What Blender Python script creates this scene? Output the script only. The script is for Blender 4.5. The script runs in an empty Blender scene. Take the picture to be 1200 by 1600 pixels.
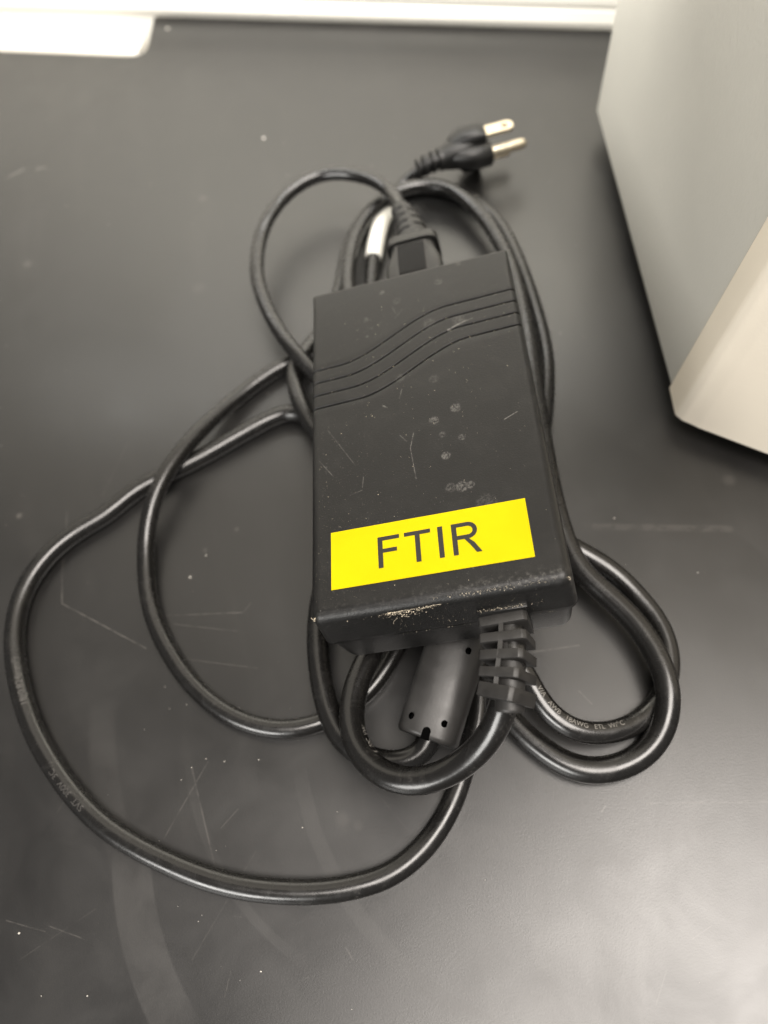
import bpy, bmesh, math, random
from mathutils import Vector, Matrix, noise

S = 0.001                      # all coordinates below are millimetres
DATA = {"AC":[[28.95,202.13,29.36,2.7],
[28.52,211.22,28.57,2.7],
[27.84,241.84,17.0,2.7],
[23.46,250.05,17.0,2.7],
[15.11,258.0,16.0,2.7],
[8.01,261.03,16.0,2.7],
[0.37,262.6,15.0,2.7],
[-7.88,259.35,15.0,2.7],
[-15.61,254.2,14.0,2.7],
[-22.36,244.51,14.0,2.7],
[-26.05,237.08,13.0,2.7],
[-28.22,228.03,13.0,2.7],
[-29.37,218.3,13.0,2.7],
[-28.63,208.04,13.0,2.7],
[-26.38,196.77,13.0,2.7],
[-23.18,186.52,13.0,2.7],
[-18.52,176.02,12.5,2.8],
[-14.35,169.12,10.0,2.8],
[-5.34,156.69,9.0,2.9],
[9.41,138.38,9.0,3],
[26.82,117.88,9.0,3],
[43.04,98.79,9.0,3],
[52.67,88.97,8.0,3],
[56.81,85.39,7.0,3],
[61.69,81.02,6.0,3.05],
[66.77,75.33,4.5,3.05],
[70.78,67.6,3.6,3.05],
[73.64,60.11,3.2,3.05],
[74.25,53.39,3.05,3.05],
[73.02,47.17,3.05,3.05],
[70.23,41.41,3.1,3.05],
[65.14,36.19,3.5,3.05],
[58.86,32.51,4.5,3.1],
[52.56,30.97,6.0,3.1],
[45.6,31.01,7.5,3.1],
[39.93,32.74,9.0,3.1],
[35.34,36.66,10.0,3.1],
[32.29,41.73,11.0,3.1],
[30.71,47.67,12.0,3.1],
[27.81,56.63,13.0,3.1],
[21.8,70.32,11.0,3],
[14.31,89.54,9.0,3],
[2.89,116.01,7.0,3],
[-10.27,142.36,6.0,3],
[-17.81,154.56,4.5,3],
[-25.1,160.27,3.6,3],
[-32.01,159.71,3.2,3.05],
[-41.71,156.31,3.1,3.1],
[-51.33,152.35,3.1,3.1],
[-59.65,148.96,3.1,3.1],
[-73.39,144.55,3.1,3.1],
[-81.92,141.61,3.1,3.1],
[-93.59,133.89,3.1,3.15],
[-103.64,129.73,3.1,3.2],
[-112.62,123.72,3.15,3.2],
[-119.19,115.74,3.15,3.2],
[-122.98,106.52,3.15,3.2],
[-124.02,97.7,3.15,3.2],
[-123.34,87.96,3.15,3.2],
[-120.91,76.99,3.15,3.2],
[-116.96,65.36,3.15,3.15],
[-111.45,54.64,3.15,3.15],
[-104.08,43.59,3.15,3.15],
[-96.44,34.79,3.15,3.15],
[-87.76,27.56,3.15,3.15],
[-79.96,22.3,3.15,3.15],
[-69.54,16.15,3.15,3.2],
[-58.39,11.25,3.2,3.2],
[-45.59,7.66,3.2,3.2],
[-32.73,5.79,3.2,3.2],
[-19.53,6.36,3.2,3.2],
[-13.57,8.27,3.2,3.2],
[-7.0,12.03,3.2,3.2],
[-0.9,17.28,3.2,3.1],
[3.81,23.12,3.2,3.1],
[7.33,29.0,3.2,3.1],
[11.58,36.17,3.2,3.1],
[15.45,44.59,3.2,3.1],
[17.95,57.53,3.2,3],
[18.75,77.95,3.0,2.9],
[18.53,109.68,3.0,2.8],
[15.08,140.84,3.0,2.7],
[11.23,175.66,3.0,2.7],
[10.78,200.6,3.0,2.7],
[13.17,213.99,3.5,2.65],
[14.82,220.38,3.8,2.65],
[16.82,227.25,4.0,2.65],
[19.18,234.73,4.0,2.65],
[22.46,242.95,3.6,2.65],
[26.47,250.67,3.0,2.65],
[31.68,258.31,3.0,2.65],
[37.15,262.08,5.0,2.65],
[41.83,261.71,8.0,2.65],
[46.4,259.92,11.0,2.65],
[51.25,260.13,12.0,2.65]],"DC":[[24.56,54.78,48.72,3.4],
[23.52,48.9,49.36,3.4],
[22.17,42.99,49.45,3.4],
[20.18,39.62,43.0,3.5],
[19.16,37.57,40.5,3.55],
[16.81,33.9,37.0,3.6],
[12.88,30.39,33.0,3.6],
[7.43,27.63,29.5,3.6],
[0.98,25.94,27.0,3.6],
[-5.7,25.92,25.0,3.6],
[-11.59,28.09,23.0,3.6],
[-16.57,32.56,21.0,3.6],
[-19.61,38.45,19.0,3.6],
[-20.41,44.83,17.0,3.6],
[-19.23,51.43,15.0,3.6],
[-17.16,56.95,14.0,3.6],
[-14.26,61.53,13.0,3.6],
[-10.97,66.94,12.0,3.5],
[-5.78,78.6,10.0,3.3],
[-0.0,110.88,9.0,3.2],
[1.19,148.29,9.0,3],
[1.79,179.22,9.0,2.9],
[3.08,200.42,9.0,2.8],
[4.02,211.13,8.7,2.7],
[6.9,222.86,8.6,2.7],
[10.83,232.88,8.6,2.7],
[16.45,241.67,8.6,2.7],
[22.96,247.51,8.6,2.7],
[30.02,251.56,8.5,2.7],
[37.8,253.45,8.5,2.7],
[45.44,251.99,8.5,2.75],
[52.34,247.35,8.5,2.75],
[57.38,239.59,8.5,2.8],
[60.69,230.68,8.5,2.8],
[62.82,221.6,8.5,2.8],
[64.26,212.27,8.5,2.8],
[65.11,202.02,8.5,2.9],
[63.37,175.28,9.0,3],
[59.37,147.55,9.0,3.1],
[55.71,122.21,9.0,3.2],
[53.32,98.75,9.0,3.3],
[53.57,83.49,9.0,3.4],
[56.05,75.75,8.8,3.4],
[60.38,68.8,8.7,3.4],
[64.41,61.6,8.8,3.4],
[67.06,54.25,9.0,3.4],
[68.31,46.62,9.3,3.4],
[68.37,40.45,9.3,3.4],
[66.99,34.91,8.5,3.4],
[64.49,29.83,7.0,3.5],
[59.81,25.22,5.5,3.6],
[53.68,22.41,4.5,3.7],
[46.85,21.57,4.0,3.7],
[40.03,22.75,3.8,3.7],
[34.21,26.32,3.7,3.6],
[29.57,31.3,3.6,3.5],
[25.62,36.58,3.6,3.4],
[22.66,42.5,3.6,3.3],
[20.03,50.2,3.6,3.2],
[15.04,66.09,3.4,3.1],
[6.04,100.63,3.2,3],
[-4.26,140.02,3.2,2.9],
[-8.94,168.81,3.2,2.9],
[-11.88,181.51,3.0,2.85],
[-17.34,184.19,2.9,2.85],
[-24.41,182.05,2.9,2.85],
[-31.76,179.12,2.9,2.85],
[-39.95,174.04,3.0,2.85],
[-49.27,166.39,4.5,2.85],
[-57.22,158.39,6.5,2.85],
[-64.47,149.51,8.5,2.85],
[-70.29,141.16,9.2,2.85],
[-74.73,133.39,8.3,2.85],
[-77.67,126.15,6.5,2.85],
[-79.57,119.12,4.5,2.85],
[-80.37,110.44,3.3,2.85],
[-79.89,99.83,2.9,2.85],
[-77.63,89.51,2.9,2.85],
[-73.81,80.06,2.9,2.85],
[-68.55,70.4,2.9,2.85],
[-62.38,62.63,2.9,2.85],
[-54.94,56.12,2.9,2.85],
[-46.88,51.86,2.9,2.85],
[-39.42,50.0,2.9,2.85],
[-32.71,49.98,2.9,2.8],
[-26.37,51.35,2.9,2.8],
[-20.21,53.71,3.0,2.75],
[-14.9,56.48,3.0,2.7],
[-10.01,60.97,3.0,2.7],
[-5.01,66.74,3.0,2.7],
[11.81,88.14,3.0,2.7],
[32.75,106.44,3.0,2.7],
[49.09,119.81,3.0,2.7],
[56.85,128.21,3.0,2.7],
[60.85,137.82,3.0,2.75],
[63.62,145.33,3.0,2.75],
[66.02,153.13,3.0,2.75],
[68.05,161.25,3.0,2.75],
[69.34,171.0,3.0,2.75],
[69.99,180.31,3.0,2.75],
[70.38,192.54,3.0,2.75],
[70.25,206.08,3.0,2.7],
[69.57,219.05,2.9,2.7],
[67.78,230.32,2.8,2.7],
[64.32,239.71,2.8,2.7],
[59.26,247.53,2.8,2.7],
[52.35,253.72,2.8,2.7],
[43.82,258.12,2.8,2.7],
[34.56,259.26,2.8,2.7],
[25.24,255.8,2.8,2.7],
[15.74,247.58,2.8,2.7],
[8.7,237.13,2.8,2.7],
[4.2,225.3,2.8,2.7],
[1.77,216.38,2.8,2.7],
[-3.11,204.26,3.0,2.7],
[-10.14,192.51,4.0,2.7],
[-16.33,183.88,6.0,2.75],
[-20.81,176.7,7.5,2.8],
[-22.07,171.19,8.3,2.85],
[-21.77,163.09,9.2,2.9],
[-20.48,155.12,9.5,2.9],
[-18.48,148.58,9.3,2.9],
[-13.02,135.98,9.0,3],
[-0.0,109.88,11.0,3],
[11.19,83.48,15.0,3.1],
[14.93,69.73,17.0,3.2],
[11.58,60.61,17.5,3.3],
[7.7,52.23,17.0,3.3],
[2.75,43.67,15.5,3.3],
[-0.1,38.9,14.0,3.3],
[-0.21,36.75,13.5,3.3],
[-2.89,34.33,12.5,3.3],
[-8.17,33.04,12.0,3.3],
[-13.71,34.19,11.5,3.3],
[-19.49,37.47,11.0,3.3],
[-24.19,42.52,10.5,3.3],
[-26.58,49.04,10.0,3.3],
[-27.61,56.59,9.5,3.3],
[-27.89,64.45,9.0,3.3],
[-27.28,73.41,8.5,3.3],
[-25.82,81.49,8.0,3.3],
[-21.75,93.87,7.0,3.3],
[-13.85,106.57,5.0,3.3]],"FER":[[13.01,61.25,17.5],
[-0.93,37.5,14.0]],"O":[15.115,117.226,52.045],"AX":[[0.980733,-0.103887,0.165442],
[0.123796,0.985627,-0.114949],
[-0.151122,0.133215,0.979498]],"M":[[0.97993666,-0.19930915,-0.0],
[-0.17814386,-0.87587396,0.44845242],
[-0.08938067,-0.43945496,-0.89380671]]}

scene = bpy.context.scene
col = scene.collection

# ---------------------------------------------------------------- camera
cd = bpy.data.cameras.new("camera")
cam = bpy.data.objects.new("camera", cd)
col.objects.link(cam)
M = DATA['M']
cam.matrix_world = Matrix(((M[0][0], -M[0][1], -M[0][2], 0.0),
                           (M[1][0], -M[1][1], -M[1][2], 0.0),
                           (M[2][0], -M[2][1], -M[2][2], 230.0 * S),
                           (0, 0, 0, 1)))
cd.sensor_fit = 'VERTICAL'
cd.sensor_height = 24.0
cd.sensor_width = 18.0
cd.lens = 18.0
cd.clip_start = 0.005
cd.clip_end = 50.0
cd.dof.use_dof = True
cd.dof.focus_distance = 0.194
cd.dof.aperture_fstop = 5.2
scene.camera = cam

# ---------------------------------------------------------------- world and lamps
world = bpy.data.worlds.new("World")
scene.world = world
world.use_nodes = True
bg = world.node_tree.nodes["Background"]
bg.inputs[0].default_value = (1.0, 0.975, 0.95, 1)
bg.inputs[1].default_value = 0.19

def area(name, loc, target, sx, sy, power, colr):
    ld = bpy.data.lights.new(name, 'AREA')
    ld.shape = 'RECTANGLE'
    ld.size = sx
    ld.size_y = sy
    ld.energy = power
    ld.color = colr
    o = bpy.data.objects.new(name, ld)
    col.objects.link(o)
    o.location = loc
    d = Vector(target) - Vector(loc)
    o.rotation_euler = d.to_track_quat('-Z', 'Y').to_euler()
    return o

area("offscreen_lamp", (0.38, -0.40, 2.0), (0.05, 0.1, 0), 1.45, 0.9, 86, (1.0, 0.93, 0.86))  # ceiling lamp above and right of the camera
area("offscreen_lamp", (-1.5, -1.7, 0.95), (0.1, 0.1, 0.1), 1.2, 0.8, 60, (1.0, 0.98, 0.94))  # unseen low fill added at left front to brighten the instrument faces
area("wall_fill_lamp", (0.13, 0.28, 0.17), (0.16, 0.44, 0.0), 0.7, 0.05, 1.9, (1.0, 0.985, 0.94))  # unseen lamp added to brighten the wall and its reflection; no shelf here

scene.view_settings.view_transform = 'Standard'
scene.view_settings.look = 'None'
scene.view_settings.exposure = -0.13
scene.view_settings.gamma = 1.0
scene.render.engine = 'CYCLES'

# ---------------------------------------------------------------- helpers
def put(name, me, mat, parent=None, smooth=True, props=None):
    """link one mesh object; vertices are world millimetres"""
    o = bpy.data.objects.new(name, me)
    col.objects.link(o)
    if mat is not None:
        me.materials.append(mat)
    if parent is not None:
        o.parent = parent
        off = Vector((0, 0, 0))
        p = parent
        while p is not None:
            off += Vector(p.location)
            p = p.parent
        me.transform(Matrix.Translation(-off))
    if smooth:
        for p in me.polygons:
            p.use_smooth = True
    if props:
        for k, v in props.items():
            o[k] = v
    return o

def root(name, loc_mm, label, cat, group=None):
    o = bpy.data.objects.new(name, None)
    col.objects.link(o)
    o.empty_display_size = 0.01
    o.location = Vector(loc_mm) * S
    o['label'] = label
    o['category'] = cat
    if group:
        o['group'] = group
    return o

def mesh_from(name, verts, faces, scale=S):
    me = bpy.data.meshes.new(name)
    me.from_pydata([tuple(Vector(v) * scale) for v in verts], [], faces)
    me.update()
    return me

def weld(me, dist=1e-6, recalc=True):
    bm = bmesh.new()
    bm.from_mesh(me)
    bmesh.ops.remove_doubles(bm, verts=bm.verts, dist=dist)
    if recalc:
        bmesh.ops.recalc_face_normals(bm, faces=bm.faces)
    bm.to_mesh(me)
    bm.free()
    return me

O = Vector(DATA['O'])
AX = [Vector(a) for a in DATA['AX']]

def LW(x, y, z):
    """adapter-local mm to world mm"""
    return O + AX[0] * x + AX[1] * y + AX[2] * z

def bevel_box(name, corners_fn, x0, x1, y0, y1, z0, z1, bev, seg=2):
    bm = bmesh.new()
    vs = [bm.verts.new((x, y, z)) for x in (x0, x1) for y in (y0, y1) for z in (z0, z1)]
    idx = [(0, 1, 3, 2), (4, 6, 7, 5), (0, 4, 5, 1), (2, 3, 7, 6), (0, 2, 6, 4), (1, 5, 7, 3)]
    for f in idx:
        bm.faces.new([vs[i] for i in f])
    bmesh.ops.recalc_face_normals(bm, faces=bm.faces)
    if bev > 0:
        bmesh.ops.bevel(bm, geom=list(bm.edges), offset=bev, segments=seg, profile=0.5, affect='EDGES')
    for v in bm.verts:
        v.co = Vector(corners_fn(*v.co)) * S
    me = bpy.data.meshes.new(name)
    bmesh.ops.recalc_face_normals(bm, faces=bm.faces)
    bm.to_mesh(me)
    bm.free()
    return me

def flat_shade_by_angle(me, ang=35):
    for p in me.polygons:
        p.use_smooth = True
    try:
        me.set_sharp_from_angle(angle=math.radians(ang))
    except Exception:
        pass

def catmull(pts, step=1.2):
    """pts: [x,y,z,r]; centripetal-ish resample, then a light smoothing"""
    P = [Vector(p[:3]) for p in pts]
    R = [p[3] for p in pts]
    out, rad = [], []
    n = len(P)
    for i in range(n - 1):
        p0 = P[i - 1] if i > 0 else P[i] * 2 - P[i + 1]
        p1, p2 = P[i], P[i + 1]
        p3 = P[i + 2] if i + 2 < n else P[i + 1] * 2 - P[i]
        t0 = 0.0
        t1 = t0 + max((p1 - p0).length, 1e-4) ** 0.5
        t2 = t1 + max((p2 - p1).length, 1e-4) ** 0.5
        t3 = t2 + max((p3 - p2).length, 1e-4) ** 0.5
        k = max(2, int((p2 - p1).length / step))
        for j in range(k):
            t = t1 + (t2 - t1) * j / k
            A1 = p0 * ((t1 - t) / (t1 - t0)) + p1 * ((t - t0) / (t1 - t0))
            A2 = p1 * ((t2 - t) / (t2 - t1)) + p2 * ((t - t1) / (t2 - t1))
            A3 = p2 * ((t3 - t) / (t3 - t2)) + p3 * ((t - t2) / (t3 - t2))
            B1 = A1 * ((t2 - t) / (t2 - t0)) + A2 * ((t - t0) / (t2 - t0))
            B2 = A2 * ((t3 - t) / (t3 - t1)) + A3 * ((t - t1) / (t3 - t1))
            out.append(B1 * ((t2 - t) / (t2 - t1)) + B2 * ((t - t1) / (t2 - t1)))
            rad.append(R[i] + (R[i + 1] - R[i]) * j / k)
    out.append(P[-1].copy())
    rad.append(R[-1])
    # resample evenly
    D = [0.0]
    for i in range(1, len(out)):
        D.append(D[-1] + (out[i] - out[i - 1]).length)
    m = int(D[-1] / step)
    q, rr = [], []
    j = 0
    for i in range(m + 1):
        s = D[-1] * i / m
        while j < len(D) - 2 and D[j + 1] < s:
            j += 1
        u = (s - D[j]) / max(D[j + 1] - D[j], 1e-6)
        q.append(out[j].lerp(out[j + 1], u))
        rr.append(rad[j] + (rad[j + 1] - rad[j]) * u)
    for it in range(16):
        q2 = [v.copy() for v in q]
        for i in range(1, len(q) - 1):
            q2[i] = q[i] * 0.5 + (q[i - 1] + q[i + 1]) * 0.25
        q = q2
    return q, rr

def frames(q):
    Tn = []
    for i in range(len(q)):
        a = q[max(i - 1, 0)]
        b = q[min(i + 1, len(q) - 1)]
        Tn.append((b - a).normalized())
    # up-referenced frame: side = T x up, so angle 90 always faces up
    F = []
    for t in Tn:
        side = t.cross(Vector((0, 0, 1)))
        if side.length < 1e-3:
            side = Vector((1, 0, 0))
        side.normalize()
        up = side.cross(t).normalized()
        F.append((t, side, up))
    return F

def tube(name, q, rr, sides=28, wob=0.0, cap=True, seed=0):
    F = frames(q)
    verts, faces = [], []
    for i, (p, (t, sd, up)) in enumerate(zip(q, F)):
        for k in range(sides):
            a = 2 * math.pi * k / sides
            r = rr[i]
            if wob:
                r *= 1 + wob * noise.noise(Vector((i * 0.11 + seed, math.cos(a) * 0.8, math.sin(a) * 0.8)))
            verts.append(p + sd * (math.cos(a) * r) + up * (math.sin(a) * r))
    n = len(q)
    for i in range(n - 1):
        for k in range(sides):
            k2 = (k + 1) % sides
            faces.append((i * sides + k, i * sides + k2, (i + 1) * sides + k2, (i + 1) * sides + k))
    if cap:
        faces.append(tuple(range(sides)))
        faces.append(tuple((n - 1) * sides + k for k in reversed(range(sides))))
    me = mesh_from(name, verts, faces)
    return weld(me)

def loft(name, rings, cap=True):
    k = len(rings[0])
    verts = [v for r in rings for v in r]
    faces = []
    for i in range(len(rings) - 1):
        for j in range(k):
            j2 = (j + 1) % k
            faces.append((i * k + j, i * k + j2, (i + 1) * k + j2, (i + 1) * k + j))
    if cap:
        faces.append(tuple(range(k)))
        faces.append(tuple((len(rings) - 1) * k + j for j in reversed(range(k))))
    me = mesh_from(name, verts, faces)
    return weld(me)

def sup(a, b, n=3.0, k=36):
    out = []
    for j in range(k):
        t = 2 * math.pi * j / k
        c, s = math.cos(t), math.sin(t)
        out.append((a * math.copysign(abs(c) ** (2 / n), c), b * math.copysign(abs(s) ** (2 / n), s)))
    return out

def text_mesh(string, size):
    cu = bpy.data.curves.new("lettering", 'FONT')
    cu.body = string
    cu.size = size
    cu.resolution_u = 3
    o = bpy.data.objects.new("lettering", cu)
    col.objects.link(o)
    bpy.context.view_layer.update()
    me = bpy.data.meshes.new_from_object(o)
    bpy.data.objects.remove(o)
    bpy.data.curves.remove(cu)
    return me

def text_on_cord(string, q, rr, i0, ang0, size, mat, parent, flip=1, name='printing'):
    """wrap raised lettering round the cord: starts at sample i0, centred on angle ang0"""
    me0 = text_mesh(string, size)
    bm = bmesh.new()
    bm.from_mesh(me0)
    bmesh.ops.triangulate(bm, faces=bm.faces)
    bmesh.ops.subdivide_edges(bm, edges=[e for e in bm.edges if e.calc_length() > 0.35], cuts=1)
    F = frames(q)
    step = (q[i0 + 1] - q[i0]).length
    for v in bm.verts:
        s = i0 + flip * v.co.x / step
        i = int(math.floor(s))
        i = max(0, min(len(q) - 2, i))
        u = s - i
        p = q[i].lerp(q[i + 1], u)
        t, sd, up = F[i]
        t2, sd2, up2 = F[i + 1]
        sd = sd.lerp(sd2, u).normalized()
        up = up.lerp(up2, u).normalized()
        r = rr[i] + 0.04
        a = ang0 + flip * (v.co.y - size * 0.35) / r
        v.co = (p + sd * (math.cos(a) * r) + up * (math.sin(a) * r)) * S
    me = bpy.data.meshes.new(name)
    bm.to_mesh(me)
    bm.free()
    bpy.data.meshes.remove(me0)
    return put(name, me, mat, parent)

# ---------------------------------------------------------------- materials
def new_mat(name):
    m = bpy.data.materials.new(name)
    m.use_nodes = True
    nt = m.node_tree
    b = nt.nodes["Principled BSDF"]
    return m, nt, b

class NB:
    def __init__(s, nt):
        s.nt = nt
    def n(s, t, **kw):
        x = s.nt.nodes.new(t)
        for k, v in kw.items():
            setattr(x, k, v)
        return x
    def l(s, a, b):
        s.nt.links.new(a, b)
    def val(s, sock, v):
        if hasattr(v, 'links') or isinstance(v, bpy.types.NodeSocket):
            s.l(v, sock)
        else:
            sock.default_value = v
    def math(s, op, a, b=0.0, clamp=False):
        x = s.n('ShaderNodeMath', operation=op)
        x.use_clamp = clamp
        s.val(x.inputs[0], a)
        s.val(x.inputs[1], b)
        return x.outputs[0]
    def vec(s, op, a, b=(0, 0, 0), out=0):
        x = s.n('ShaderNodeVectorMath', operation=op)
        s.val(x.inputs[0], a)
        s.val(x.inputs[1], b)
        return x.outputs[out]
    def noise(s, v, scale, detail=4, rough=0.5, dist=0.0):
        x = s.n('ShaderNodeTexNoise')
        s.l(v, x.inputs['Vector'])
        x.inputs['Scale'].default_value = scale
        x.inputs['Detail'].default_value = detail
        x.inputs['Roughness'].default_value = rough
        x.inputs['Distortion'].default_value = dist
        return x.outputs[0]
    def ramp(s, f, a, b, o0=0.0, o1=1.0):
        x = s.n('ShaderNodeMapRange')
        x.interpolation_type = 'SMOOTHSTEP'
        s.val(x.inputs[0], f)
        x.inputs[1].default_value = a
        x.inputs[2].default_value = b
        x.inputs[3].default_value = o0
        x.inputs[4].default_value = o1
        return x.outputs[0]
    def mix(s, f, a, b):
        x = s.n('ShaderNodeMix', data_type='RGBA')
        s.val(x.inputs[0], f)
        s.val(x.inputs[6], a)
        s.val(x.inputs[7], b)
        return x.outputs[2]
    def seg(s, p, a, b, w, soft=0.5):
        """mask of a thin streak from a to b (mm, in the object's plane)"""
        a = Vector((a[0], a[1], 0)) * S
        b = Vector((b[0], b[1], 0)) * S
        ba = b - a
        pa = s.vec('SUBTRACT', p, tuple(a))
        d = s.vec('DOT_PRODUCT', pa, tuple(ba), out=1)
        h = s.math('DIVIDE', d, ba.length_squared, True)
        sc = s.n('ShaderNodeVectorMath', operation='SCALE')
        sc.inputs[0].default_value = tuple(ba)
        s.l(h, sc.inputs[3])
        e = s.vec('SUBTRACT', pa, sc.outputs[0])
        ln = s.vec('LENGTH', e, out=1)
        return s.ramp(ln, w * S, w * S * soft, 0.0, 1.0)
    def disc(s, p, c, r0, r1):
        pa = s.vec('SUBTRACT', p, (c[0] * S, c[1] * S, 0))
        ln = s.vec('LENGTH', pa, out=1)
        return s.ramp(ln, r1 * S, r0 * S, 0.0, 1.0)
    def bump(s, h, strength, dist):
        x = s.n('ShaderNodeBump')
        x.inputs['Strength'].default_value = strength
        x.inputs['Distance'].default_value = dist
        s.l(h, x.inputs['Height'])
        return x
    def sum(s, xs):
        r = xs[0]
        for x in xs[1:]:
            r = s.math('MAXIMUM', r, x)
        return r

def objcoord(nb):
    return nb.n('ShaderNodeTexCoord').outputs['Object']

def flatxy(nb, v):
    return nb.vec('MULTIPLY', v, (1, 1, 0))

# --- worktop: black phenolic resin with a leathery grain, wipe marks, scratches and one painted reflection
SCRATCHES_AND_GLEAM = [((-108.5, 140.1), (-110.1, 115.9), 0.25, 0.45, 0.5), ((-110.1, 115.9), (-110.0, 106.0), 0.25, 0.45, 0.8), ((-110.0, 106.0), (-82.6, 84.8), 0.28, 0.45, 0.8), ((-76.5, 94.6), (-50.6, 90.2), 0.22, 0.45, 0.7), ((-73.2, 91.0), (-53.2, 84.4), 0.2, 0.45, 0.5), ((-50.6, 90.2), (-47.8, 92.9), 0.2, 0.45, 0.5), ((-70.2, 78.7), (-48.0, 71.2), 0.2, 0.45, 0.5), ((35.5, 59.0), (49.7, 58.2), 0.3, 0.45, 0.6), ((-65.5, 46.3), (-79.7, 27.7), 0.22, 0.45, 0.5), ((-70.4, 45.4), (-65.8, 18.1), 0.3, 0.45, 0.45), ((-124.8, 14.9), (-113.8, 10.2), 0.2, 0.45, 0.5), ((-112.4, 11.2), (-103.5, 6.8), 0.2, 0.45, 0.5), ((-136.8, 320.7), (-130.4, 323.6), 0.9, 0.45, 1.0), ((-123.8, 322.0), (-120.2, 321.9), 0.9, 0.45, 0.9), ((65.9, 95.0), (106.4, 85.1), 1.6, 0.45, 0.3), ((-32.7, -7.9), (-31.2, -11.1), 0.25, 0.45, 0.5), ((54.7, 11.7), (86.4, 6.0), 0.35, 0.45, 0.25), ((45.7, 44.9), (48.2, 40.6), 0.3, 0.45, 0.5), ((34.1, 48.2), (36.7, 44.8), 0.3, 0.45, 0.6), ((42.2, 11.9), (43.6, 13.0), 0.3, 0.45, 0.7), ((-86.1, 164.2), (-95.9, 143.6), 0.3, 0.45, 0.25), ((-22.1, 35.1), (-10.7, 16.5), 0.3, 0.45, 0.12), ((-53.9, 19.6), (-73.7, -3.7), 0.25, 0.45, 0.2), ((-120.8, 4.6), (-99.5, 13.3), 0.2, 0.45, 0.2), ((41.7, -33.7), (46.8, -27.0), 0.25, 0.45, 0.2), ((-68.3, 132.7), (-67.4, 128.9), 0.18, 0.5, 0.219954528703877), ((-43.4, -12.8), (-48.7, -15.0), 0.18, 0.5, 0.2665784527070953), ((2.7, 80.5), (4.7, 78.6), 0.18, 0.5, 0.26432012977367497), ((61.3, -19.5), (55.3, -21.6), 0.18, 0.5, 0.258030685405772), ((-57.9, 31.5), (-63.2, 27.4), 0.18, 0.5, 0.4640152254083598), ((-108.0, 44.4), (-110.7, 40.7), 0.18, 0.5, 0.25333705227223535), ((-5.9, 121.6), (-14.6, 121.5), 0.18, 0.5, 0.3642916608761162), ((-63.6, -8.1), (-65.7, -13.5), 0.18, 0.5, 0.45441322646709037), ((-8.6, 57.4), (-10.8, 53.2), 0.18, 0.5, 0.24839618183648254), ((-61.4, 4.6), (-59.5, 4.0), 0.18, 0.5, 0.387905223661971)]  # the broad mid-right streak is an edge reflection painted into the colour
WIPES = [(-5.0, 23.3, 84.3, 6.0, 0.86, -2.9207, 0.3469, 0.55), (2.5, 47.6, 73.6, 1.6, 0.6, -2.7053, 0.4999, 0.3), (44.3, 39.6, 83.1, 2.4, 0.7, -2.63, 0.5654, 0.3), (44.1, 85.4, 82.7, 5, 0.6, -1.7111, 0.5128, 0.15), (26.7, 61.9, 123.9, 5, 0.6, -2.9733, 0.2665, 0.3)]
SMUDGES = [(-58.5, 407.7, 1.6, 0.9), (-19.5, 311.7, 1.3, 0.7), (-49.7, 281.4, 3, 0.35), (-126.2, 263.6, 3, 0.4), (-55.2, 230.9, 4, 0.2), (-55.4, 267.4, 1, 0.3), (-124.7, 387.4, 1.2, 0.3), (-28.7, 23.3, 3, 0.2), (112.8, 101.7, 3, 0.35), (-24.5, 20.8, 2, 0.2), (-61.3, 114.7, 1.2, 0.4), (-66.9, 106.1, 1.2, 0.9), (-49.9, 120.1, 1.2, 0.5), (-125.7, 142.5, 1.6, 0.8)]
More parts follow.
